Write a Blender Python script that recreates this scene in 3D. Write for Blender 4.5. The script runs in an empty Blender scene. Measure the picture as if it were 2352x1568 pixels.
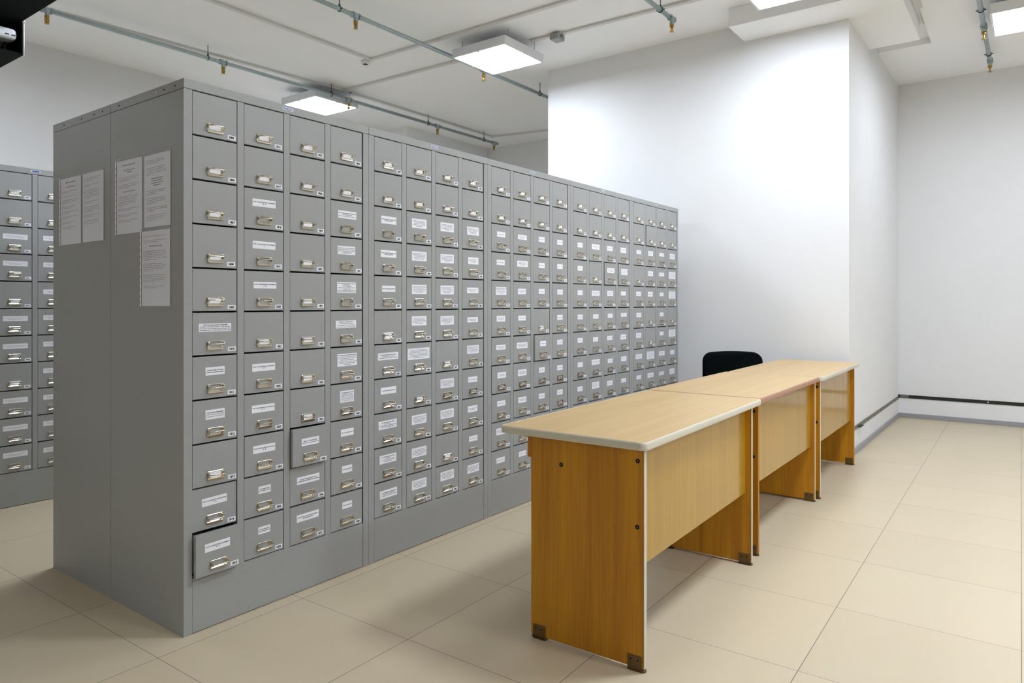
import bpy, bmesh, math, random
from mathutils import Vector, Matrix
PI = math.pi
random.seed(7)
SC = bpy.context.scene
COL = SC.collection

# ------------------------------------------------------------------ camera
cam = bpy.data.cameras.new('camera')
cam.sensor_width = 36.0
cam.lens = 1614.43 / 2352 * 36.0
cam.shift_y = -(784 - 695.5) / 2352
cam.clip_start = 0.02
co = bpy.data.objects.new('camera', cam)
co.location = (-1.3422, -2.4828, 1.2178)
co.rotation_euler = (PI / 2, 0, 0.6379 - PI / 2)
COL.objects.link(co)
SC.camera = co
# ------------------------------------------------------------------ world, exposure
w = bpy.data.worlds.new('world'); SC.world = w; w.use_nodes = True
w.node_tree.nodes['Background'].inputs[0].default_value = (0.8, 0.85, 0.9, 1)
w.node_tree.nodes['Background'].inputs[1].default_value = 0.0
SC.view_settings.view_transform = 'Standard'
SC.view_settings.look = 'None'
SC.view_settings.gamma = 1.0
SC.view_settings.use_curve_mapping = False
SC.view_settings.exposure = 1.0
LAMP = 1.0           # scale of all ceiling panels
LAMP_COL = (0.88, 0.965, 1.10)

# ------------------------------------------------------------------ materials
def mat(name, col, rough=0.5, metal=0.0, spec=0.5, coat=0.0):
    m = bpy.data.materials.new(name); m.use_nodes = True
    b = m.node_tree.nodes['Principled BSDF']
    b.inputs['Base Color'].default_value = (*col, 1)
    b.inputs['Roughness'].default_value = rough
    b.inputs['Metallic'].default_value = metal
    b.inputs['Specular IOR Level'].default_value = spec
    b.inputs['Coat Weight'].default_value = coat
    return m

def nodes(m):
    nt = m.node_tree
    return nt, nt.nodes, nt.links, nt.nodes['Principled BSDF']

def speckle(m, col, amp, scale, bump=0.0, bscale=400):
    nt, N, L, b = nodes(m)
    tc = N.new('ShaderNodeTexCoord')
    no = N.new('ShaderNodeTexNoise'); no.inputs['Scale'].default_value = scale; no.inputs['Detail'].default_value = 4
    L.new(tc.outputs['Object'], no.inputs['Vector'])
    r = N.new('ShaderNodeValToRGB')
    r.color_ramp.elements[0].position = 0.3; r.color_ramp.elements[1].position = 0.7
    r.color_ramp.elements[0].color = (*[c * (1 - amp) for c in col], 1)
    r.color_ramp.elements[1].color = (*[min(1, c * (1 + amp)) for c in col], 1)
    L.new(no.outputs['Fac'], r.inputs['Fac']); L.new(r.outputs['Color'], b.inputs['Base Color'])
    if bump:
        n2 = N.new('ShaderNodeTexNoise'); n2.inputs['Scale'].default_value = bscale
        L.new(tc.outputs['Object'], n2.inputs['Vector'])
        bp = N.new('ShaderNodeBump'); bp.inputs['Strength'].default_value = bump; bp.inputs['Distance'].default_value = 0.001
        L.new(n2.outputs['Fac'], bp.inputs['Height']); L.new(bp.outputs['Normal'], b.inputs['Normal'])
    return m

def wood(name, c1, c2, rough, grain_axis, scale=1.0, coat=0.0, streak=(0.35, 0.72)):
    """laminate with long grain along grain_axis (0=x,2=z)"""
    m = mat(name, c1, rough, coat=coat)
    nt, N, L, b = nodes(m)
    b.inputs['Coat Roughness'].default_value = 0.07
    tc = N.new('ShaderNodeTexCoord'); mp = N.new('ShaderNodeMapping')
    s = [22.0 * scale] * 3; s[grain_axis] = 0.9 * scale
    mp.inputs['Scale'].default_value = s
    L.new(tc.outputs['Object'], mp.inputs['Vector'])
    n1 = N.new('ShaderNodeTexNoise'); n1.inputs['Scale'].default_value = 1.0; n1.inputs['Detail'].default_value = 6; n1.inputs['Roughness'].default_value = 0.6
    n1.inputs['Distortion'].default_value = 0.6
    L.new(mp.outputs['Vector'], n1.inputs['Vector'])
    mp2 = N.new('ShaderNodeMapping'); s2 = [260.0 * scale] * 3; s2[grain_axis] = 6.0 * scale
    mp2.inputs['Scale'].default_value = s2
    L.new(tc.outputs['Object'], mp2.inputs['Vector'])
    n2 = N.new('ShaderNodeTexNoise'); n2.inputs['Scale'].default_value = 1.0; n2.inputs['Detail'].default_value = 2
    L.new(mp2.outputs['Vector'], n2.inputs['Vector'])
    mx = N.new('ShaderNodeMath'); mx.operation = 'MULTIPLY_ADD'; mx.inputs[1].default_value = 0.30
    L.new(n2.outputs['Fac'], mx.inputs[0])
    m3 = N.new('ShaderNodeMath'); m3.operation = 'MULTIPLY'; m3.inputs[1].default_value = 0.76
    L.new(n1.outputs['Fac'], m3.inputs[0]); L.new(m3.outputs[0], mx.inputs[2])
    r = N.new('ShaderNodeValToRGB')
    r.color_ramp.elements[0].position = streak[0]; r.color_ramp.elements[1].position = streak[1]
    r.color_ramp.elements[0].color = (*c2, 1); r.color_ramp.elements[1].color = (*c1, 1)
    L.new(mx.outputs[0], r.inputs['Fac']); L.new(r.outputs['Color'], b.inputs['Base Color'])
    return m

M = {}
M['wall'] = speckle(mat('wall_paint', (.83, .828, .822), .85, spec=.2), (.83, .828, .822), .01, 3.0, .06, 120)
M['ceil'] = speckle(mat('ceiling_paint', (.95, .955, .955), .9, spec=.2), (.95, .955, .955), .01, 1.5, .08, 90)
M['steel'] = speckle(mat('grey_powder_coat', (.355, .36, .348), .42, spec=.45), (.355, .36, .348), .05, 260, .25, 900)
M['cavity_shade'] = mat('painted_cavity_shade', (.012, .013, .012), .8)  # near-black cabinet interior, the shade inside put into the colour
M['groove'] = mat('panel_groove', (.02, .02, .02), .8)
M['nickel'] = mat('nickel', (.62, .57, .47), .20, 1.0)
M['paper'] = mat('paper', (.90, .90, .94), .6)
M['ink'] = mat('ink', (.015, .015, .02), .8)
M['softink'] = mat('faded_ink', (.20, .20, .22), .8)
M['faint'] = mat('faint_ink', (.42, .41, .45), .8)
M['redink'] = mat('reddish_ink', (.40, .20, .22), .8)
M['badge'] = mat('badge_white', (.72, .76, .82), .4)
M['badge_blue'] = mat('badge_blue', (.03, .09, .36), .4)
M['white'] = mat('white_enamel', (.80, .81, .82), .45)
M['trunk'] = mat('trunking_pvc', (.70, .69, .66), .5)
M['grey_pvc'] = mat('grey_pvc', (.33, .34, .34), .5)
M['galv'] = speckle(mat('galvanised', (.42, .50, .52), .38, .75), (.42, .50, .52), .12, 60)
M['clamp'] = mat('clamp_dark', (.06, .09, .09), .5, .6)
M['brass'] = mat('brass', (.50, .30, .07), .3, 1.0)
M['bulb'] = mat('glass_bulb', (.35, .05, .02), .2)
M['black'] = mat('black_housing', (.004, .006, .006), .85, spec=.12)
M['fabric'] = speckle(mat('black_fabric', (.003, .005, .005), .95, spec=.05), (.003, .005, .005), .3, 300, .3, 900)
M['plastic_black'] = mat('black_plastic', (.012, .012, .013), .5)
M['leg_metal'] = mat('black_tube', (.015, .015, .016), .4, .3)
M['top_wood'] = wood('beech_top', (.68, .460, .195), (.58, .370, .135), .34, 0, .8, 0.12)
M['panel_wood'] = wood('beech_panel', (.48, .275, .020), (.385, .21, .011), .38, 2, 1.0, .55)
M['side_wood'] = wood('oak_side', (.60, .270, .002), (.40, .145, .001), .48, 2, .8, .04, (.40, .66))
M['cream'] = mat('cream_edge', (.66, .62, .50), .45)
M['pinkish'] = mat('pink_edge', (.43, .22, .13), .35)
M['bracket'] = mat('brown_bracket', (.125, .065, .012), .45)
M['bolt'] = mat('bolt_black', (.012, .012, .012), .35, .5)
M['strip'] = mat('black_strip', (.008, .012, .010), .6)
M['greystrip'] = speckle(mat('bare_metal_strip', (.20, .19, .165), .5, .3), (.20, .19, .165), .35, 30)
M['base'] = mat('grey_baseboard', (.34, .335, .35), .45)

def emission(name, col, s):
    m = bpy.data.materials.new(name); m.use_nodes = True
    N = m.node_tree.nodes; N.clear()
    e = N.new('ShaderNodeEmission'); o = N.new('ShaderNodeOutputMaterial')
    e.inputs[0].default_value = (*col, 1); e.inputs[1].default_value = s
    m.node_tree.links.new(e.outputs[0], o.inputs[0]); return m
for _s in (12, 16, 20, 36): M['diffuser%d' % _s] = emission('lamp_diffuser_%d' % _s, LAMP_COL, LAMP * _s)

def film():
    m = bpy.data.materials.new('clear_sleeve'); m.use_nodes = True
    N = m.node_tree.nodes; L = m.node_tree.links; N.clear()
    o = N.new('ShaderNodeOutputMaterial'); mx = N.new('ShaderNodeMixShader')
    t = N.new('ShaderNodeBsdfTransparent'); t.inputs[0].default_value = (.99, .99, 1, 1)
    g = N.new('ShaderNodeBsdfPrincipled'); g.inputs['Base Color'].default_value = (.92, .93, .95, 1); g.inputs['Roughness'].default_value = .18
    mx.inputs[0].default_value = .16
    L.new(t.outputs[0], mx.inputs[1]); L.new(g.outputs[0], mx.inputs[2]); L.new(mx.outputs[0], o.inputs[0])
    return m
M['film'] = film()

def floor_mat():
    m = mat('floor_tiles', (.6, .52, .4), .3)
    nt, N, L, b = nodes(m)
    tc = N.new('ShaderNodeTexCoord'); mp = N.new('ShaderNodeMapping'); mp.vector_type = 'TEXTURE'
    mp.inputs['Location'].default_value = (-.1284, -.0703, 0); mp.inputs['Rotation'].default_value = (0, 0, .011)
    mp.inputs['Scale'].default_value = (.6, .6, 1)
    L.new(tc.outputs['Object'], mp.inputs['Vector'])
    sx = N.new('ShaderNodeSeparateXYZ'); L.new(mp.outputs['Vector'], sx.inputs[0])
    def math_(op, a, bb=None, v=None):
        n = N.new('ShaderNodeMath'); n.operation = op; L.new(a, n.inputs[0])
        if bb is not None: L.new(bb, n.inputs[1])
        if v is not None: n.inputs[1].default_value = v
        return n.outputs[0]
    def line(o, wid):
        f = math_('FRACT', math_('ADD', o, v=.5)); f = math_('SUBTRACT', f, v=.5); f = math_('ABSOLUTE', f)
        return math_('LESS_THAN', f, v=wid)
    lx = line(sx.outputs[0], .0019); ly = line(sx.outputs[1], .0024)
    ln = math_('MAXIMUM', lx, ly)
    # slight tone difference per tile
    fx = math_('FLOOR', sx.outputs[0]); fy = math_('FLOOR', sx.outputs[1])
    cb = N.new('ShaderNodeCombineXYZ'); L.new(fx, cb.inputs[0]); L.new(fy, cb.inputs[1])
    wn = N.new('ShaderNodeTexWhiteNoise'); L.new(cb.outputs[0], wn.inputs['Vector'])
    no = N.new('ShaderNodeTexNoise'); no.inputs['Scale'].default_value = 180; no.inputs['Detail'].default_value = 3
    L.new(tc.outputs['Object'], no.inputs['Vector'])
    t = math_('MULTIPLY', wn.outputs['Value'], v=.5); t2 = math_('MULTIPLY', no.outputs['Fac'], v=.5)
    t = math_('ADD', t, t2)
    r = N.new('ShaderNodeValToRGB'); r.color_ramp.elements[0].color = (.61, .51, .355, 1); r.color_ramp.elements[1].color = (.645, .543, .38, 1)
    r.color_ramp.elements[0].position = .2; r.color_ramp.elements[1].position = .8
    L.new(t, r.inputs['Fac'])
    mx = N.new('ShaderNodeMix'); mx.data_type = 'RGBA'
    L.new(ln, mx.inputs[0]); L.new(r.outputs['Color'], mx.inputs[6]); mx.inputs[7].default_value = (.20, .17, .135, 1)
    L.new(mx.outputs[2], b.inputs['Base Color'])
    b.inputs['Roughness'].default_value = .36; b.inputs['Specular IOR Level'].default_value = .35
    return m
M['floor'] = floor_mat()

# ------------------------------------------------------------------ mesh builder
class MB:
    def __init__(s): s.bm = bmesh.new(); s.mats = []
    def mi(s, m):
        if m not in s.mats: s.mats.append(m)
        return s.mats.index(m)
    def box(s, a, b, m, bev=0.0, seg=2, rot=None, org=None):
        x0, y0, z0 = a; x1, y1, z1 = b
        t = bmesh.new()
        vs = [t.verts.new(p) for p in ((x0,y0,z0),(x1,y0,z0),(x1,y1,z0),(x0,y1,z0),(x0,y0,z1),(x1,y0,z1),(x1,y1,z1),(x0,y1,z1))]
        for f in ((0,3,2,1),(4,5,6,7),(0,1,5,4),(1,2,6,5),(2,3,7,6),(3,0,4,7)): t.faces.new([vs[i] for i in f])
        if bev: bmesh.ops.bevel(t, geom=list(t.edges), offset=bev, segments=seg, affect='EDGES', profile=.5)
        if rot is not None:
            bmesh.ops.transform(t, matrix=Matrix.Translation(org) @ rot @ Matrix.Translation(-Vector(org)), verts=t.verts)
        s.merge(t, m); return s
    def merge(s, t, m):
        i = s.mi(m); t.verts.index_update()
        nv = [s.bm.verts.new(v.co) for v in t.verts]
        for f in t.faces:
            try: g = s.bm.faces.new([nv[v.index] for v in f.verts]); g.material_index = i; g.smooth = f.smooth
            except ValueError: pass
        t.free()
    def quad(s, pts, m):
        i = s.mi(m); f = s.bm.faces.new([s.bm.verts.new(p) for p in pts]); f.material_index = i; return s
    def prism(s, pts, axis, a, b, m):
        """polygon pts (2d) extruded along axis from a to b"""
        def P(p, h):
            if axis == 2: return (p[0], p[1], h)
            if axis == 1: return (p[0], h, p[1])
            return (h, p[0], p[1])
        t = bmesh.new()
        A = [t.verts.new(P(p, a)) for p in pts]; B = [t.verts.new(P(p, b)) for p in pts]
        t.faces.new(A); t.faces.new(list(reversed(B)))
        n = len(pts)
        for i in range(n): t.faces.new([A[i], B[i], B[(i+1) % n], A[(i+1) % n]])
        bmesh.ops.recalc_face_normals(t, faces=t.faces)
        s.merge(t, m); return s
    def loops(s, L, m, close=True, cap=False, smooth=False):
        """skin between successive point loops"""
        t = bmesh.new(); R = [[t.verts.new(p) for p in l] for l in L]; n = len(L[0])
        seq = range(len(R)) if close else range(len(R) - 1)
        for k in seq:
            A, B = R[k], R[(k+1) % len(R)]
            for i in range(n):
                f = t.faces.new([A[i], A[(i+1) % n], B[(i+1) % n], B[i]]); f.smooth = smooth
        if cap:
            t.faces.new(R[0]); t.faces.new(list(reversed(R[-1])))
        bmesh.ops.recalc_face_normals(t, faces=t.faces)
        s.merge(t, m); return s
    def tube(s, pts, r, m, n=10, cap=True, closed=False):
        P = [Vector(p) for p in pts]; L = []
        for i, p in enumerate(P):
            a = P[i-1] if (i or closed) else P[0]; b = P[(i+1) % len(P)] if (i < len(P)-1 or closed) else P[-1]
            d = (b - a).normalized()
            u = d.cross(Vector((0, 0, 1)))
            if u.length < 1e-3: u = d.cross(Vector((0, 1, 0)))
            u.normalize(); v = d.cross(u)
            rr = r[i] if isinstance(r, (list, tuple)) else r
            L.append([p + (u * math.cos(2*PI*k/n) + v * math.sin(2*PI*k/n)) * rr for k in range(n)])
        return s.loops(L, m, close=closed, cap=cap and not closed, smooth=True)
    def lathe(s, prof, c, m, n=16, axis=2):
        L = []
        for (r, h) in prof:
            ring = []
            for k in range(n):
                a = 2*PI*k/n; x, y = r*math.cos(a), r*math.sin(a)
                ring.append({2: (c[0]+x, c[1]+y, c[2]+h), 1: (c[0]+x, c[1]+h, c[2]+y), 0: (c[0]+h, c[1]+x, c[2]+y)}[axis])
            L.append(ring)
        return s.loops(L, m, close=False, cap=True, smooth=True)
    def mesh(s, name):
        me = bpy.data.meshes.new(name); s.bm.to_mesh(me); s.bm.free()
        for m in s.mats: me.materials.append(M[m])
        return me
    def build(s, name, parent=None, loc=None):
        o = bpy.data.objects.new(name, s.mesh(name)); COL.objects.link(o)
        if parent: o.parent = parent
        if loc: o.location = loc
        return o

def rrect(w, h, r, n=4, cx=0, cy=0):
    out = []
    for (sx, sy, a0) in ((1, 1, 0), (-1, 1, PI/2), (-1, -1, PI), (1, -1, 3*PI/2)):
        for k in range(n + 1):
            a = a0 + PI/2*k/n
            out.append((cx + sx*(w/2 - r) + r*math.cos(a), cy + sy*(h/2 - r) + r*math.sin(a)))
    return out

def thing(name, label, cat, loc=(0, 0, 0), rz=0.0, group=None):
    o = bpy.data.objects.new(name, None); COL.objects.link(o)
    o.empty_display_size = .1
    o.location = loc; o.rotation_euler = (0, 0, rz); o['label'] = label; o['category'] = cat
    if group: o['group'] = group
    return o
def tag(o, label, cat, group=None):
    o['label'] = label; o['category'] = cat
    if group: o['group'] = group
    return o
def struct(o): o['kind'] = 'structure'; return o
def inst(name, me, parent, loc, rot=None):
    o = bpy.data.objects.new(name, me); COL.objects.link(o); o.parent = parent; o.location = loc
    if rot: o.rotation_euler = rot
    return o

# ------------------------------------------------------------------ text
_tc = {}
def text_geo(body, size, bold=0.0):
    """returns (verts, faces, width) of flat text, baseline at 0, starting x=0"""
    key = (body, size, bold)
    if key in _tc: return _tc[key]
    c = bpy.data.curves.new('t', 'FONT'); c.body = body; c.size = size; c.resolution_u = 2; c.offset = bold
    c.fill_mode = 'FRONT'
    o = bpy.data.objects.new('t', c)
    me = bpy.data.meshes.new_from_object(o)
    V = [tuple(v.co) for v in me.vertices]; F = [tuple(p.vertices) for p in me.polygons]
    bpy.data.objects.remove(o); bpy.data.curves.remove(c); bpy.data.meshes.remove(me)
    x0 = min([v[0] for v in V], default=0); x1 = max([v[0] for v in V], default=0)
    _tc[key] = (V, F, x0, x1); return _tc[key]

def put_text(mb, body, size, cx, z, y, m, bold=0.0, maxw=None, T=None):
    """centred text in the x-z plane, facing -y"""
    V, F, x0, x1 = text_geo(body, size, bold)
    if not F: return
    k = 1.0
    if maxw and (x1 - x0) > maxw: k = maxw / (x1 - x0)
    i = mb.mi(m)
    nv = []
    for v in V:
        p = (cx + (v[0] - (x0 + x1)/2)*k, y, z + v[1]*max(k, .72))
        nv.append(mb.bm.verts.new(T(p) if T else p))
    for f in F:
        try:
            g = mb.bm.faces.new([nv[q] for q in f]); g.material_index = i
        except ValueError: pass

def put_line(mb, cx, z, y, wid, h, m, rnd, T=None, left=None):
    """one line of illegible small print: a run of word shapes"""
    x = cx - wid/2; i = mb.mi(m)
    if left is not None: x = left
    e = x + wid
    while x < e:
        l = min(rnd.uniform(2.2, 6.5) * h, e - x)
        if l < h*.6: break
        # letters inside the word: short blocks of slightly uneven height
        q = x
        while q < x + l - h*.2:
            ll = min(rnd.uniform(.7, 1.6)*h, x + l - q)
            hh = h * rnd.choice((.72, .72, .8, 1.0))
            pts = [(q, y, z), (q+ll*.86, y, z), (q+ll*.86, y, z+hh), (q, y, z+hh)]
            if T: pts = [T(p) for p in pts]
            f = mb.bm.faces.new([mb.bm.verts.new(p) for p in pts]); f.material_index = i
            q += ll
        x += l + h*.6

# =================================================================== ROOM
H = 3.6
XF, YL, XR, YR = 7.17, 4.88, -6.8, -7.2
MB().box((XR, YR, -.1), (XF, YL, 0), 'floor').build('floor')['kind'] = 'structure'
c = MB(); c.box((XR, YR, H), (XF, YL, H + .1), 'ceil')
struct(c.build('ceiling'))
# lower ceiling panel over the far right bay (step seen beyond the soffit box)
c = MB()
i = c.mi('ceil')
c.box((5.95, -1.75, 3.545), (XF, -1.3214, H - .001), 'ceil')
t = bmesh.new()
A = [t.verts.new(p) for p in ((5.95, -1.75, 3.545), (XF, -1.75, 3.545), (XF, -4.2, 3.545), (5.95, -4.2, H - .001))]
t.faces.new(A); t.faces.new([t.verts.new(p) for p in ((5.95, -1.75, 3.545), (5.95, -4.2, H - .001), (4.9, -1.75, H - .001))])
c.merge(t, 'ceil')
struct(c.build('trim_2'))
struct(MB().box((XR, YL, 0), (XF + .1, YL + .1, H), 'wall').build('wall_left'))
struct(MB().box((XF, YR, 0), (XF + .1, YL, H), 'wall').build('wall_far'))
struct(MB().box((XR, YR - .1, 0), (XF + .1, YR, H), 'wall').build('wall_right'))
struct(MB().box((XR - .1, YR - .1, 0), (XR, YL + .1, H), 'wall').build('wall_near'))
WX, WY0, WY1 = 4.67, -1.3214, 1.5126
struct(MB().box((WX, WY0, 0), (XF, WY1, H), 'wall').build('wall_center'))
struct(MB().box((4.275, -1.715, 3.45), (5.515, -.50, H), 'ceil', .004).build('trim_1'))       # plasterboard soffit box round the corner
struct(MB().box((5.43, 4.30, 3.45), (XF, YL, H), 'ceil').build('trim_3'))                    # soffit in the far left corner
# baseboards
struct(MB().box((XF - .014, YR, 0), (XF, WY0, .047), 'base', .003).build('baseboard_far'))
struct(MB().box((WX, WY0 - .014, 0), (XF - .014, WY0, .047), 'base', .003).build('baseboard_center'))
struct(MB().box((WX - .014, WY0 - .014, 0), (WX, WY1, .047), 'base', .003).build('baseboard_block'))
struct(MB().box((XR, YL - .014, 0), (XF, YL, .047), 'base', .003).build('baseboard_left'))
# black recess strip low on the walls
c = MB().box((XF - .006, YR, .206), (XF, WY0, .240), 'strip')
for yy in (-2.12,): c.box((XF - .009, yy - .006, .215), (XF - .004, yy + .004, .228), 'white')
c.box((XF - .007, WY0 - .10, .208), (XF - .001, WY0 - .02, .238), 'greystrip')
struct(c.build('trim_4'))
c = MB().box((WX, WY0 - .006, .190), (XF - .006, WY0, .222), 'greystrip')
rr = random.Random(3); x = WX + .1
while x < XF - .2:
    c.box((x, WY0 - .009, .203), (x + .02, WY0 - .005, .210), 'strip'); x += rr.uniform(.22, .45)
c.box((4.98, WY0 - .03, .198), (5.12, WY0 - .004, .202), 'strip')
struct(c.build('trim_5'))

# =================================================================== CEILING LAMPS
def lamp_meshes():
    s = .30
    a = MB()
    a.loops([[(x, y, .0) for x, y in rrect(.6, .6, .012)], [(x, y, .075) for x, y in rrect(.6, .6, .012)],
             [(x, y, .075) for x, y in rrect(.56, .56, .01)], [(x, y, .004) for x, y in rrect(.562, .562, .01)],
             [(x, y, 0.0) for x, y in rrect(.568, .568, .01)]], 'white')
    a.box((-.28, -.28, .070), (.28, .28, .0745), 'white')
    b = {q: MB().box((-.280, -.280, .006), (.280, .280, .012), 'diffuser%d' % q).mesh('diffuser') for q in (12, 16, 20, 36)}
    r = MB()
    for sx in (-1, 1):
        for sy in (-1, 1): r.tube([(sx*.2, sy*.26, .07), (sx*.2, sy*.26, .17)], .0028, 'galv', 8)
    k = MB()
    for p in ((.285, 0), (-.285, 0), (0, .285), (0, -.285)): k.box((p[0]-.012, p[1]-.012, -.004), (p[0]+.012, p[1]+.012, .003), 'white', .002)
    return a.mesh('frame'), b, r.mesh('hanging_pins'), k.mesh('clips')
LM = lamp_meshes()
for lab, x, y, g in (
    ('square white LED ceiling panel hanging beside the large white wall', 3.735, 1.435, 16),
    ('square white LED ceiling panel seen just above the top of the grey cabinets', 3.735, 3.975, 16),
    ('square white LED ceiling panel cut by the upper edge, left of the white wall corner', 3.75, -1.11, 16),
    ('square white LED ceiling panel at the upper right edge beside a grey pipe', 5.455, -2.515, 12),
    ('square white LED ceiling panel above the nearest table, out of view', 1.95, -2.45, 36),
    ('added square fill-light panel on the open side of the room, out of view', 1.25, -5.0, 36),  # added fill panel, lifts the drawer fronts and the bounce
    ('added square fill-light panel in the right rear part of the room, out of view', 5.455, -5.0, 12),  # added unseen to raise bounce light on this side
    ('added square fill-light panel to the right behind the camera, out of view', -2.95, -5.0, 12),  # added fill from behind the camera, no lamp known here
    ('square white LED ceiling panel over the left row of cabinets, out of view', -.70, 3.94, 20),
    ('added square fill-light panel at the far rear of the room, out of view', -5.0, .6, 12),  # added ambient fill for the cabinet end, an invented source
    ('square white LED ceiling panel above the aisle between the cabinet rows, out of view', 1.20, 1.60, 20)):
    t = thing('ceiling_lamp', lab, 'lamp', (x, y, 3.43), 0, 'square LED panels on the ceiling')
    for nm, me in (('frame', LM[0]), ('diffuser', LM[1][g]), ('hanging_pins', LM[2]), ('clip_set', LM[3])): inst(nm, me, t, (0, 0, 0))

# =================================================================== SPRINKLER PIPES
def sprinkler_pipe(label, y, x0, x1, heads, hangers, z=3.48, r=.0178):
    q = (z - 1.2178) / (3.3 - 1.2178)          # measured at z=3.3, moved out along the sight lines to the real pipe height
    y = -2.4828 + (y + 2.4828)*q; x0, x1 = [-1.3422 + (v + 1.3422)*q for v in (x0, x1)]
    heads = [-1.3422 + (v + 1.3422)*q for v in heads]; hangers = [-1.3422 + (v + 1.3422)*q for v in hangers]
    t = thing('sprinkler_pipe', label, 'pipe', (x0, y, z), 0, 'sprinkler pipes under the ceiling')
    m = MB().tube([(0, 0, 0), (x1 - x0, 0, 0)], r, 'galv', 14)
    m.build('pipe_run', t)
    for hx in hangers:
        h = MB(); X = hx - x0
        h.tube([(X, (r+.003)*math.cos(a), (r+.003)*math.sin(a)) for a in [2*PI*k/12 for k in range(12)]], .0035, 'clamp', 6, closed=True)
        h.box((X-.006, -.005, r), (X+.006, .005, r+.02), 'clamp')
        h.box((X-.004, -.034, -.004), (X+.004, -r, .002), 'clamp'); h.box((X-.004, r, -.004), (X+.004, .034, .002), 'clamp')
        h.tube([(X, 0, r+.015), (X, 0, H - z)], .0035, 'clamp', 8)
        h.build('pipe_hanger', t)
    for hx in heads:
        X = hx - x0
        f = MB(); f.tube([(X-.035, 0, 0), (X+.035, 0, 0)], r+.005, 'galv', 14)
        f.tube([(X-.037, 0, 0), (X-.026, 0, 0)], r+.008, 'galv', 14); f.tube([(X+.026, 0, 0), (X+.037, 0, 0)], r+.008, 'galv', 14)
        f.tube([(X, 0, 0), (X, 0, -.043)], r, 'galv', 12)
        fo = f.build('pipe_tee', t)
        s = MB(); s.lathe([(.0145, 0), (.0175, -.004), (.0175, -.020), (.013, -.024)], (X, 0, -.042), 'brass', 12)
        for sg in (-1, 1): s.tube([(X+sg*.011, 0, -.062), (X+sg*.0155, 0, -.076), (X+sg*.009, 0, -.094), (X, 0, -.100)], .0048, 'brass', 6)
        s.tube([(X, 0, -.060), (X, 0, -.098)], .0065, 'brass', 8)
        s.lathe([(.005, 0), (.0175, -.002), (.0175, -.005), (.004, -.006)], (X, 0, -.099), 'brass', 14)
        s.build('sprinkler_head', fo)
sprinkler_pipe('galvanised sprinkler pipe crossing above the nearer ceiling lamp to the white wall', 1.465, .45, 6.4, (2.079, 3.56), (1.93, 4.45))
sprinkler_pipe('galvanised sprinkler pipe running over the top of the grey cabinets', 3.155, -1.6, 5.95, (.7047, 2.061, 3.45, 4.7885, 5.87), (.66, 1.92, 3.23, 4.63, 5.66))
sprinkler_pipe('short galvanised sprinkler pipe end at top centre, left of the white wall', -.355, .9, 3.53, (3.495,), (3.30,))
sprinkler_pipe('galvanised sprinkler pipe at the upper right beside the lamp', -2.185, -2.5, 5.99, (5.03, 5.965), (4.66, 5.76))

# =================================================================== TRUNKING, BOX, DETECTOR
def trunking(label, pts, w=.018, h=.012, z=H):
    t = MB()
    for (a, b) in zip(pts[:-1], pts[1:]):
        A, B = Vector((*a, 0)), Vector((*b, 0)); d = (B - A).normalized(); n = Vector((-d.y, d.x, 0)) * w/2
        t.loops([[A - n + Vector((0,0,z-h)), A + n + Vector((0,0,z-h)), A + n + Vector((0,0,z)), A - n + Vector((0,0,z))],
                 [B - n + Vector((0,0,z-h)), B + n + Vector((0,0,z-h)), B + n + Vector((0,0,z)), B - n + Vector((0,0,z))]], 'trunk', close=False, cap=True)
        t.box((b[0]-w*.6, b[1]-w*.6, z-h-.001), (b[0]+w*.6, b[1]+w*.6, z), 'trunk')
    return tag(t.build('cable_trunking'), label, 'cable trunking', 'cable trunking on the ceiling')
trunking('pale cable trunking from the left along the ceiling, turning to the nearer lamp', [(-1.5, 3.98), (1.03, 3.92), (3.84, 3.705), (3.87, 2.1), (3.9, 1.75)], .042, .022)
trunking('pale cable trunking along the ceiling with a right-angle turn at the small detector', [(-1.5, 2.70), (3.34, 2.70), (3.35, 1.35), (3.36, -3.0)], .040, .020)
trunking('short pale cable trunking passing the grey junction box', [(3.87, 1.17), (3.88, .95), (3.89, .86), (3.925, -.32), (3.93, -.82)], .040, .020)
trunking('pale cable trunking continuing behind the far ceiling lamp', [(3.95, 3.705), (6.54, 3.72), (6.70, 2.87), (6.72, 2.0)], .040, .020)
trunking('thin cable trunking in the far right bay near the soffit', [(5.53, -1.75), (4.95, -1.76), (3.9, -1.76)], .03, .014)
b = MB().box((-.055, -.045, -.05), (.055, .045, 0), 'grey_pvc', .005)
b.box((-.051, -.041, -.052), (.051, .041, -.049), 'grey_pvc', .001)
for sx in (-1, 1): b.lathe([(.014, 0), (.014, -.012)], (sx*.0, sx*.057, -.025), 'grey_pvc', 10, axis=1)
tag(b.build('junction_box', loc=(3.885, .895, H - .014)), 'small grey junction box on the ceiling trunking left of the white wall', 'junction box')
b = MB().lathe([(.035, 0), (.045, -.008), (.042, -.026), (.018, -.034)], (0, 0, 0), 'white', 20)
b.box((-.02, -.02, -.036), (.02, .02, -.030), 'plastic_black', .003)
tag(b.build('smoke_detector', loc=(3.36, 2.80, H)), 'small round white detector on the ceiling at the trunking corner', 'detector')

# =================================================================== BLACK HOUSING, top left
t = thing('projector_housing', 'black ceiling-hung projector housing cut off by the upper left corner', 'projector', (.29, 2.363, 2.694))
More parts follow.
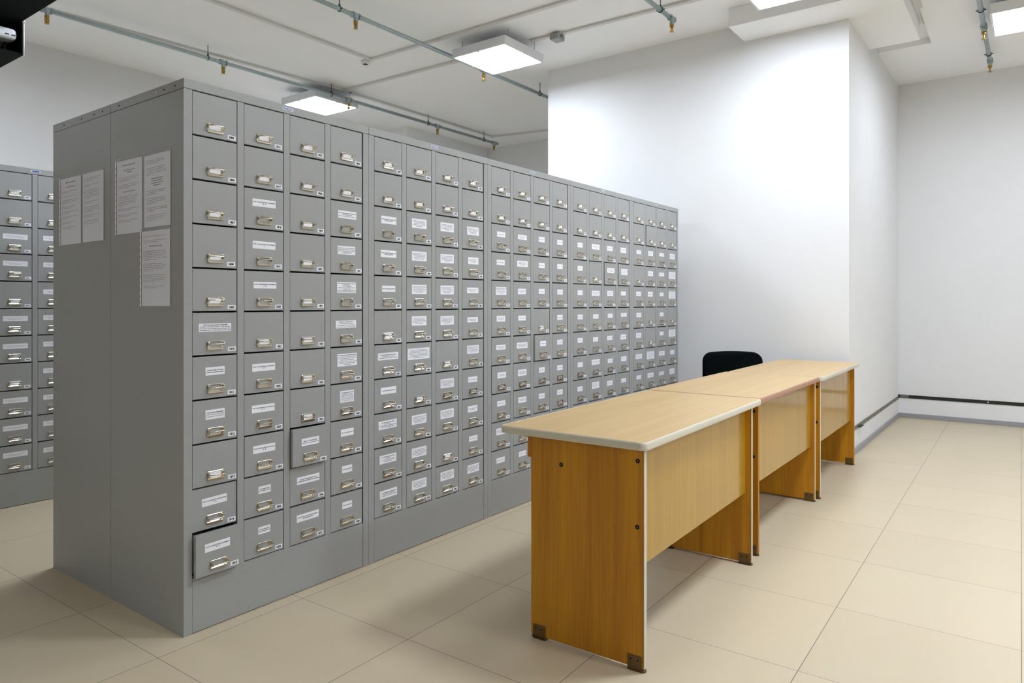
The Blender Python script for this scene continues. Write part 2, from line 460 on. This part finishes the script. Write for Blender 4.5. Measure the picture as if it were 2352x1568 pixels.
# near right edge at local x=0, front face at local y=0
MB().box((-1.0, -2.6, .204), (0, .30, .91), 'black', .004).build('upper_case', t)
b = MB()
b.box((-1.0, 0, 0), (-.96, .42, .2), 'black'); b.box((-.008, 0, 0), (0, .42, .2), 'black')
b.box((-.96, 0, 0), (-.008, .42, .012), 'black'); b.box((-.96, .38, .012), (-.008, .42, .2), 'black')
b.build('lower_tray', t)
b = MB().box((-.42, .015, .085), (-.022, .32, .152), 'white', .022, 4)
for k in range(2): b.box((-.085 + k*.032, .012, .108), (-.066 + k*.032, .018, .114), 'plastic_black')
for sx in (-.38, -.06): b.tube([(sx, .1, .012), (sx, .1, .09)], .008, 'plastic_black', 8)
b.lathe([(.026, 0), (.028, -.012), (.020, -.013)], (-.20, .016, .118), 'plastic_black', 20, axis=1)
b.build('projector_body', t)
b = MB().tube([(.004, -.004, .0), (.004, -.004, .2)], .004, 'white', 8)
b.lathe([(.007, 0), (.007, .012)], (.004, -.004, .196), 'white', 10)
b.build('steel_rod', t)

# =================================================================== CARD INDEX CABINETS
W_, D_, H_ = .8877, .572, 2.0368
MARG, CP, DW, DF = .0345, .2110, .1803, .1780     # DF: width of the drawer front itself
ZB, RP = .2034, .1634
FH = RP - .0066
def handle_mesh():
    b = MB()
    o = rrect(.066, .035, .004, 4, 0, 0); i = rrect(.045, .0195, .0055, 4, 0, .0035)
    P = lambda L, y: [(x, y, z) for x, z in L]
    b.loops([P(o, -.0002), P(o, -.0024), P(rrect(.063, .032, .004, 4), -.0034), P(rrect(.048, .0225, .006, 4, 0, .0035), -.0034), P(i, -.0022), P(i, -.0002)], 'nickel')
    # flared lower lip
    b.prism([(-.0034, -.0085), (-.0050, -.0105), (-.0052, -.0165), (-.0040, -.0178), (-.001, -.0178), (-.001, -.0085)], 0, -.031, .031, 'nickel')
    # side ears
    for s in (-1, 1): b.box((s*.0305 - .0025, -.012, -.001), (s*.0305 + .0025, -.001, .012), 'nickel', .0012)
    # projecting bow
    pts = []
    for k in range(13):
        a = PI * k / 12
        pts.append((-.0315*math.cos(a)*1.0, -.007 - .0245*min(1, math.sin(a)*1.5), .0058))
    b.tube([(-.0315, -.001, .0058)] + pts + [(.0315, -.001, .0058)], .0019, 'nickel', 8)
    return b.mesh('handle')
HM = handle_mesh()
cb = MB().box((-.0225, -.0016, -.0075), (.0225, -.0004, .0135), 'paper')
CARD = cb.mesh('name_card')
db = MB().box((0, 0, 0), (DF, .016, FH), 'steel', .0009, 2)
db.box((.010, .016, .010), (DF - .010, .42, FH - .02), 'steel')
DRAWER = db.mesh('drawer')

def number_label(num, rnd, real=True, bold=.0006):
    b = MB(); w, h = .0335, .0165
    b.box((-w/2, -.0006, -h/2), (w/2, 0, h/2), 'paper')
    if real: put_text(b, str(num), .0112, 0, -.0040, -.0009, 'ink', bold=bold, maxw=.026)
    else: put_line(b, 0, -.0028, -.0009, .021, .0056, 'ink', rnd)
    return b.mesh('number_label')

def title_label(w, h, lines, rnd, texts=None, faint=False):
    b = MB()
    b.box((-w/2, -.0006, -h/2), (w/2, 0, h/2), 'paper')
    if texts:
        n = len(texts); st = min(.0072, (h - .005) / n)
        for k, tx in enumerate(texts):
            bold = .00018 if k == 0 or n < 3 else .00005
            put_text(b, tx, st * .86, 0, (n/2 - k - .78) * st, -.0009, 'ink', bold=bold, maxw=w - .006)
    else:
        st = min(.0066, (h - .004) / lines)
        for k in range(lines):
            wd = (w - .008) * (rnd.uniform(.45, .7) if (k == lines - 1 and lines > 1) else rnd.uniform(.8, 1))
            put_line(b, 0, (lines/2 - k - .72) * st, -.0009, wd, st * .42, 'faint' if faint else 'softink', rnd)
    return b.mesh('title_label')

UCH = 'Участники ВОв (по фамилиям)'
T = {  # (unit, col, row): (w, h, lines, texts, dx, tilt)
 (0,0,5): (.131, .031, 4, ['06.02. Окончание военных действий', '(передача знамени Победы в Театр военных', 'капитуляция, акт подписания военной администрации', 'Германии (1945 г.), советские зоны оккупации)'], 0, -1),
 (0,0,6): (.077, .030, 2, ['06.03.06. День Победы', '(в Москве и других городах)'], 0, -2),
 (0,0,7): (.078, .036, 4, ['06.04. Демобилизация', '06.05. Послевоенное время', '(возвращение бывших военных)'], 0, -2),
 (0,0,9): (.101, .030, 2, ['06.02. ' + UCH, 'А - Б'], 0, -3), (0,0,10): (.101, .031, 2, ['06.02. ' + UCH, 'В - Г'], -.003, -3),
 (0,1,2): (.106, .030, 2, ['06.02. ' + UCH, 'Д - И'], 0, 0), (0,1,3): (.104, .030, 2, ['06.02. ' + UCH, 'К'], 0, 0),
 (0,1,4): (.104, .026, 2, ['06.02. ' + UCH, 'Л - М'], .004, 0), (0,1,6): (.104, .030, 2, ['06.02. ' + UCH, 'Н - Р'], -.002, 0),
 (0,1,7): (.104, .030, 2, ['06.02. ' + UCH, 'С - Т'], -.004, 0), (0,1,8): (.100, .031, 2, ['06.02. ' + UCH, 'Ф - Я'], -.001, 0),
 (0,1,9): (.056, .029, 2, ['Участники ВОв', '(по годам работ)'], .002, 0), (0,1,10): (.055, .029, 2, ['Участники ВОв', '(по годам работ)'], .001, 0),
 (0,2,8): (.090, .031, 2, ['06.02.11. Участники ВОв', '(национальный состав, многодетные)'], 0, -1),
 (0,2,9): (.115, .031, 2, ['06.03.07. Женщины на фронте', '06.03.08. Дети на фронте, сыны полков'], .003, -1),
 (0,2,10): (.112, .031, 2, ['06.03.09. Фронтовые корреспонденты', 'и кинооператоры'], 0, -1),
 (0,3,2): (.104, .034, 3, ['06.03. Победы и памятные мероприятия', 'посвящённые ВОв', '06.03.05. Памятники ВОв и воинские'], .004, 0),
 (0,3,3): (.101, .038, 4, ['06.03.03. Ветераны ВОв (по фамилиям) (А - Я)', '06.03.04. Воспоминания о войне', '06.03.11. Памятники, захоронения', 'на территории РФ'], 0, 0),
 (0,3,4): (.108, .048, 7, ['06.03.11. Памятники героям и участникам ВОв', '(по фамилиям)', '06.03.12. Памятники', '(воинских частей, партизан, подполья,', 'тружеников тыла)', '06.03.13. Памятники и захоронения советских', 'воинов на территории зарубежных стран'], 0, 0),
 (0,3,5): (.117, .034, 4, ['07. Война с Японией (1945 г.)', '08. Военные конфликты', '2-й половины XX - начала XXI вв.', '09. Вооружённые конфликты в Чечне и на Кавказе'], -.003, -1),
 (0,3,6): (.112, .056, 7, ['10. Общественно-политическая жизнь', '10.01. Революционная борьба в царской России', '10.02. Союз рабочего класса и крестьянства', '10.03. Участие трудящихся', 'в общественно-политической жизни страны', '10.04. Политические партии', 'и движения'], .003, -1),
 (0,3,7): (.080, .052, 6, ['11. Коммунистическая партия', 'Советского Союза', '(РСДРП, ВКП(б), КПСС)', '11.01. Программа и устав КПСС', '11.02. Высшие органы КПСС', '11.03. Съезды РСДРП (1898 - 1917 гг.)'], .002, -1),
 (0,3,8): (.073, .032, 1, ['XXIII - XXIV съезды КПСС'], .003, 0), (0,3,9): (.058, .031, 1, ['XXV съезд КПСС'], 0, 0), (0,3,10): (.056, .030, 1, ['XXVI съезд КПСС'], .003, 0),
 (1,0,2): (.098, .036, 2, ['XXVII съезд КПСС (подготовка)', 'XXVII съезд КПСС'], .004, 0), (1,0,3): (.101, .034, 2, ['XXVII съезд КПСС (документы)', 'XXVIII съезд КПСС'], .002, 0),
 (1,0,4): (.086, .030, 1, ['XXVI - XXVIII съезды КПСС'], .002, 0), (1,0,6): (.132, .034, 3, ['11.04. Конференции КПСС, ЦК КПСС', '11.05. Высшие органы КПСС', 'коммунистических партий Республик'], 0, -1),
 (1,0,7): (.100, .032, 1, ['11.06. Местные органы КПСС'], .001, -1), (1,0,8): (.118, .040, 4, ['11.07. Местные органы КПСС', '(по областям)', '11.08. Партийные организации КПСС', '11.09. Воспитательная работа'], -.003, -2),
 (1,0,9): (.108, .040, 4, ['11.10. Воспитательная работа', '(лекции)', '11.11. Пропаганда и агитация', 'партийных школ'], -.002, -2), (1,0,10): (.112, .038, 4, ['11.12. Правовая воспитательная', 'работа КПСС и комсомола', '11.13. Идеологическая работа КПСС'], .001, -2),
}
NOLAB = {0: {(0,2),(0,3),(0,4),(0,8),(1,5),(2,2),(2,3),(2,4),(2,5),(2,6),(2,7)}, 1: {(0,5),(1,7),(2,6),(2,9)}, 2: {(2,5)}, 3: {(1,3),(1,10)}, 4: {(0,3),(1,5),(1,6),(3,5)}, 9: {(1,4),(1,7)}}
OUT = {(0,0,10): .022, (0,2,8): .018, (2,2,6): .010, (3,2,3): .006, (3,3,3): .006, (4,1,1): .007, (0,3,9): .003, (2,0,7): .004, (0,0,9): -.004, (0,1,8): .002, (2,2,5): -.002}
SIZES = [(.098, .030, 2), (.088, .038, 3), (.078, .030, 1), (.10, .045, 5), (.082, .034, 2), (.11, .036, 3), (.09, .028, 2), (.072, .030, 1)]

def cabinet(uidx, label, x, y, first, rz=0.0, back=False, faint=False, group='grey steel card index cabinets'):
    rnd = random.Random(100 + uidx)
    t = thing('card_index_cabinet', label, 'cabinet', (x, y, 0), rz, group)
    g = .0008
    # carcass: sides, back, floor, roof, vertical posts
    b = MB()
    b.box((g, .0, 0), (g + .0012, D_, H_ - .037), 'steel'); b.box((W_ - g - .0012, .0, 0), (W_ - g, D_, H_ - .037), 'steel')
    b.box((.002, D_ - .002, 0), (W_ - .002, D_ - .0005, H_ - .037), 'steel')
    b.box((g + .00125, .0, .0), (MARG - .0012, .03, ZB + 11*RP), 'steel'); b.box((W_ - MARG + .0012, .0, .0), (W_ - g - .00125, .03, ZB + 11*RP), 'steel')
    for c in range(3):
        xa = MARG + c*CP + DW + .0012; b.box((xa, .0, ZB), (MARG + (c+1)*CP - .0012, .03, ZB + 11*RP), 'steel')
    b.box((.003, .03, ZB - .01), (W_ - .003, D_ - .003, ZB - .006), 'cavity_shade')
    b.build('carcass', t)
    b = MB().box((MARG + .0002, .0008, .003), (W_ - MARG - .0002, .03, ZB - .0005), 'steel', .0008)
    # mitred bottom corners of the posts
    b.build('plinth_panel', t)
    b = MB().box((g, -.0012, ZB + 11*RP + .0015), (W_ - g, D_ - .0002, H_), 'steel', .0012)
    if uidx in (0, 10):     # visible screws on the cap's end
        for yy in (.06, .14, .20, .33, .39, .50): b.lathe([(.0035, 0), (.0035, -.0012)], (g, yy, H_ - .018), 'groove' if rnd.random() < .5 else 'white', 8, axis=0)
    b.build('top_cap', t)
    b = MB().box((-.026, -.0012, -.0065), (.026, 0, .0065), 'badge')
    if faint: b.box((-.020, -.0016, -.004), (.020, -.001, .004), 'badge_blue')
    else: put_text(b, 'ПРАКТИК', .0105, 0, -.0038, -.0016, 'badge_blue', bold=.0004, maxw=.044)
    b.build('maker_badge', t, (W_/2, -.0014, H_ - .0165))
    for c in range(4):
        for r in range(11):
            dx = MARG + c*CP; dz = ZB + (10 - r)*RP + .0036
            off = OUT.get((uidx, c, r), rnd.uniform(-.0006, .0008))
            d = inst('drawer', DRAWER, t, (dx, -off - .0006, dz))
            hx, hz = .0885 + rnd.uniform(-.001, .001), .0345 + rnd.uniform(-.001, .001)
            inst('handle', HM, d, (hx, -.0002, hz))
            labelled = r >= 2 and (c, r) not in NOLAB.get(uidx, ())
            if not labelled: inst('name_card', CARD, d, (hx, -.0003, hz))
            num = first + c*11 + r
            inst('number_label', number_label(num, rnd, real=not faint, bold=.0006 if uidx < 2 else .0003), d, (.1558 + rnd.uniform(-.003, .004), 0, .0150 + rnd.uniform(-.002, .003)), (0, rnd.uniform(-.05, .05), 0))
            if labelled:
                sp = T.get((uidx, c, r))
                if not sp:
                    w, h, n = rnd.choice(SIZES); sp = (w, h, n, None, rnd.uniform(-.004, .004), 0)
                    if uidx == 1 and c in (1, 2) : sp = (.105, .047, 5, None, 0, -1)
                    if uidx == 1 and (c, r) == (1, 6): sp = (.155, .056, 7, None, -.003, -1)
                    if uidx == 2 and c >= 2 or uidx == 3 and c == 0: sp = (.066, .032, 1, None, 0, 0)
                    if uidx == 4 and (c, r) in ((3,3),(3,4),(3,6),(1,7)): sp = (.135, .060, 8, None, 0, 0)
                    if uidx == 9: sp = (.128, .030, 2, None, .004, 0)
                w, h, n, tx, ddx, ti = sp
                inst('title_label', title_label(w, h, n, rnd, tx, faint or uidx >= 3), d, (.0885 + ddx, 0, .101 + rnd.uniform(-.003, .003)), (0, math.radians(ti*0.4) + rnd.uniform(-.006, .006), 0))
    return t

ORD = ['nearest grey steel card index cabinet, its end facing the camera, drawers 1805 to 1848',
       'second grey steel card index cabinet of the long row, drawers 1849 to 1892',
       'third grey steel card index cabinet of the long row, partly behind the first table',
       'fourth grey steel card index cabinet of the long row, second before the white wall',
       'last grey steel card index cabinet of the long row, against the white wall']
for k in range(5): cabinet(k, ORD[k], k*W_, 0, 1805 + 44*k)
# the unit standing back to back with the first one (only its plain end shows)
t = thing('card_index_cabinet', 'grey steel cabinet standing back to back with the nearest one, showing only its end', 'cabinet', (0, 2*D_ + .001, 0), 0, 'grey steel card index cabinets')
MB().box((.0008, -D_ + .0018, 0), (W_, 0, H_ - .037), 'steel', .001).build('carcass', t)
b = MB().box((.0008, -D_ + .0018, H_ - .0355), (W_, .001, H_), 'steel', .0012)
for yy in (-.5, -.42, -.30, -.12): b.lathe([(.0035, 0), (.0035, -.0012)], (.0008, yy, H_ - .018), 'groove', 8, axis=0)
b.build('top_cap', t)
# second row behind on the left
cabinet(9, 'grey steel card index cabinet at the far left edge, standing in the row behind', .3750 - W_/2, 2.415, 1600, faint=True)
cabinet(8, 'grey steel card index cabinet of the rear row, out of view at left', .3750 - 1.5*W_ - .001, 2.415, 1500, faint=True)

# =================================================================== PAPER SHEETS ON THE END PANEL
def sheet(label, y1, y0, z0, z1, seed, lines, holes=True, title=None, redish=(), curl=.0):
    """sheet on the x=0 end panel; y1 = left edge in view (larger y), y0 = right edge"""
    t = thing('document_sheet', label, 'paper sheet', (0, y1, z0), 0, 'text sheets in clear sleeves on the cabinet end')
    rnd = random.Random(seed); w = y1 - y0; h = z1 - z0
    def TR(p): return (p[1], -p[0], p[2])      # local x(right in view)->-y ; local y(depth)->x
    def rb(m, x0, x1, za, zb, ya, yb, mt):
        if mt == 'film': m.quad([(ya, -x0, za), (ya, -x1, za), (ya, -x1, zb), (ya, -x0, zb)], mt); return
        m.box((ya, -x1, za), (yb, -x0, zb), mt)
    b = MB(); rb(b, .012, w - .003, .004, h - .008, -.0012, -.0006, 'paper')
    z = h - .030; k = 0
    for blk in lines:
        kind, n = blk
        for q in range(n):
            wid = (w - .045) * (rnd.uniform(.35, .6) if q == n - 1 and n > 1 else rnd.uniform(.78, .98))
            if kind == 'T': put_line(b, w/2 + .004, z, -.0015, wid*.75, .0052, 'softink', rnd, TR); z -= .0105
            elif kind == 'C': put_line(b, w/2 + .004, z, -.0015, wid*.6, .0040, 'redink' if k in redish else 'softink', rnd, TR); z -= .0088
            else: put_line(b, 0, z, -.0015, wid, .0028, 'faint', rnd, TR, left=.024); z -= .0066
        z -= .0095; k += 1
    b.build('paper_page', t)
    f = MB(); rb(f, 0, w, 0, h, -.0026, -.0024, 'film')
    f.build('plastic_sleeve', t)
    if holes:
        f = MB(); rb(f, 0.0005, .0105, .002, h - .004, -.0036, -.0030, 'paper')
        for q in range(11): rb(f, .003, .0068, .012 + q*.0255, .020 + q*.0255, -.0040, -.0036, 'grey_pvc')
        f.build('punched_strip', t)
    f = MB(); rb(f, w - .018, w - .004, h - .012, h + .006, -.0046, -.0042, 'film'); f.build('tape_piece', t)
    f = MB(); rb(f, .02, .05, h - .006, h + .004, -.0046, -.0042, 'film'); f.build('tape_piece', t)
B = lambda *a: a
sheet('leftmost printed sheet in a clear sleeve on the rear cabinet end', 1.067, .846, 1.4745, 1.783, 1, [B('T', 1), B('C', 1), B('L', 2), B('L', 1), B('L', 3), B('L', 2), B('L', 2), B('L', 2), B('L', 2), B('L', 2)], True, redish=(1,))
sheet('printed sheet in a clear sleeve beside the cabinet seam, its lower third blank', .841, .630, 1.476, 1.783, 2, [B('L', 3), B('L', 2), B('L', 6), B('L', 2), B('L', 4), B('L', 2), B('L', 3)], False)
sheet('printed sheet in a punched clear sleeve just right of the cabinet seam', .526, .3015, 1.491, 1.797, 3, [B('T', 1), B('C', 2), B('L', 3), B('L', 3), B('C', 1), B('L', 6), B('L', 2), B('L', 2), B('L', 2)], True, redish=(4,))
sheet('upper right printed sheet near the cabinet front corner, above the long sheet', .299, .086, 1.5045, 1.793, 4, [B('L', 3), B('L', 5), B('C', 4), B('L', 3), B('L', 4), B('L', 3), B('L', 4)], False)
sheet('lowest printed sheet in a clear sleeve, hanging below the other sheets', .318, .088, 1.2025, 1.5025, 5, [B('L', 1), B('L', 2), B('C', 1), B('L', 6), B('L', 5), B('L', 5), B('L', 2)], True)

# =================================================================== TABLES
def table(label, x, y, rz, L, legs, edge, leg_edges, strip_in=.017, far_plain=False):
    D = .592; ZT = .762; TH = .027
    t = thing('table', label, 'table', (x, y, 0), rz, 'beech laminate tables in a row')
    b = MB()
    P = lambda off, r, z: [(px, py, z) for px, py in rrect(L - 2*off, D - 2*off, r, 5, L/2, D/2)]
    b.loops([P(.006, .02, ZT - TH + .001), P(.006, .02, ZT - .0002)], 'top_wood', close=False, cap=True)
    top = b.build('tabletop', t)
    b = MB()
    b.loops([P(.0062, .02, ZT - .0003), P(.004, .021, ZT + .0006), P(.0012, .023, ZT - .003), P(0, .024, ZT - .009), P(0, .024, ZT - TH + .008), P(.0015, .023, ZT - TH + .001), P(.0062, .02, ZT - TH)], edge)
    b.build('edge_band', t)
    y0 = strip_in; y1 = strip_in + .446
    for k, lx in enumerate(legs):
        th = .018; ecol = leg_edges[k]
        b = MB().box((lx, y0 + .002, .012), (lx + th, y1, ZT - TH), 'side_wood', .0006)
        leg = b.build('side_panel', t)
        if ecol != 'side_wood': leg_e = 'white_edge_strip'
        b = MB().box((lx - .0003, y0, .012), (lx + th + .0003, y0 + .0022, ZT - TH), ecol, .0007)
        b.build('edge_strip', leg)
        b = MB().box((lx - .0003, y1, .012), (lx + th + .0003, y1 + .0015, ZT - TH), 'side_wood'); b.build('edge_strip', leg)
        for s, yy in ((0, y0 + .008), (1, y1 - .060)):
            f = MB().box((lx - .0030, yy, .0), (lx - .0004, yy + .052, .052), 'bracket', .001)
            f.box((lx + th + .0004, yy, 0), (lx + th + .0030, yy + .052, .052), 'bracket', .001)
            f.box((lx - .0030, yy, 0), (lx + th + .003, yy + .052, .0115), 'bracket')
            for q in (.014, .040):
                f.lathe([(.0035, 0), (.0035, -.0012)], (lx - .003, yy + q, .038), 'bolt', 8, axis=0)
                f.lathe([(.0035, 0), (.0035, .0012)], (lx + th + .003, yy + q, .038), 'bolt', 8, axis=0)
            yb = yy - .004 if s == 0 else yy + .05
            f.lathe([(.008, 0), (.010, .003), (.008, .010)], (lx + th/2, yb + .003, 0), 'bracket', 12)
            f.build('foot_bracket', leg)
        side = -1 if k == 0 else 1
        xb = lx if k == 0 else lx + th
        for (by, bz) in ((.040, .696), (.042, .477), (.336, .644)):
            f = MB().lathe([(.0075, 0), (.0078, side*.0015), (.005, side*.0018), (.0035, side*.0004)], (xb, by, bz), 'bolt', 14, axis=0)
            f.lathe([(.0016, 0), (.0016, side*.001)], (xb, by, bz + .0), 'nickel', 8, axis=0)  # bright metal dot imitating the highlight inside the bolt head
            f.build('bolt', leg)
    xa, xb = legs[0] + .0182, legs[1] - .0002
    MB().box((xa, .046, .335), (xb, .062, ZT - TH - .0005), 'panel_wood', .0006).build('modesty_panel', t)
    MB().box((xa, .330, .60), (xb, .346, .69), 'side_wood', .0006).build('rear_rail', t)
    MB().box((legs[0], y1 + .0016, .655), (legs[1] + .018, y1 + .018, ZT - TH - .0005), 'side_wood', .0006).build('back_apron', t)
    return t
table('nearest beech table with cream edging and dark oak side facing the camera', .745, -1.4745, .0185, 1.303, (.027, 1.190), 'cream', ('cream', 'cream'))
table('middle beech table with a pinkish brown front edge', 2.0555, -1.4420, .0095, 1.212, (.020, 1.160), 'pinkish', ('side_wood', 'cream'), .020)
table('farthest beech table with cream edging, standing before the white wall', 3.2745, -1.4445, .0165, 1.275, (.024, 1.150), 'cream', ('cream', 'side_wood'), .022)

# =================================================================== CHAIR
def chair():
    fx, fy = -.78, -.626          # direction the sitter faces
    rz = math.atan2(fy, fx) - math.atan2(-1, 0)
    t = thing('office_chair', 'black fabric chair behind the farthest table, only its backrest showing', 'chair', (3.985, -.705, 0), rz)
    # local: faces -y ; backrest at y=+.2
    b = MB(); n = 20
    def prof(zz):       # half width of the backrest at height zz 0..1 (superellipse-like upper corners)
        return 1
    out = []
    W, Hh = .236, .36
    top = []
    for (cx, cz, a0, a1) in ((W - .075, Hh - .07, 0, PI/2),):
        for k in range(9):
            a = a0 + (a1 - a0)*k/8; top.append((cx + .075*math.cos(a), cz + .070*math.sin(a)))
    for k in range(1, 7):
        u = 1 - k/7; top.append(((W - .075)*u, Hh + .007*(1 - u*u)))
    right = [(W - .025, .0), (W - .006, .03), (W, .09), (W, .2)] + top
    pts = right + [(0, Hh + .007)] + [(-x, z) for x, z in reversed(right)]
    def ring(s, y):
        return [(x*s, y + .035*(1 - (x/W)**2) - .0, .47 + (z - Hh/2)*s + Hh/2) for x, z in pts]
    b.loops([ring(.93, -.030), ring(.985, -.024), ring(1.0, -.006), ring(1.0, .010), ring(.97, .016)], 'fabric', close=False, cap=True, smooth=True)
    back = b.build('backrest', t, (0, .20, 0))
    s = MB()
    seat = rrect(.475, .42, .07, 5, 0, -.01)
    s.loops([[(x*.94, y*.94, .425) for x, y in seat], [(x, y, .435) for x, y in seat], [(x, y, .465) for x, y in seat], [(x*.95, y*.95, .482) for x, y in seat], [(x*.7, y*.7, .488) for x, y in seat]], 'fabric', close=False, cap=True, smooth=True)
    s.build('seat', t)
    for sx in (-1, 1):
        MB().tube([(sx*.235, -.17, .40), (sx*.245, -.23, 0.0)], .0125, 'leg_metal', 10).build('leg', t)
        MB().tube([(sx*.235, .15, .40), (sx*.25, .25, 0.0)], .0125, 'leg_metal', 10).build('leg', t)
        MB().tube([(sx*.235, -.20, .405), (sx*.235, .12, .405), (sx*.21, .205, .43), (sx*.20, .222, .60)], .011, 'leg_metal', 10).build('side_rail', t)
    MB().tube([(-.235, -.02, .405), (.235, -.02, .405)], .011, 'leg_metal', 10).build('cross_bar', t)
chair()
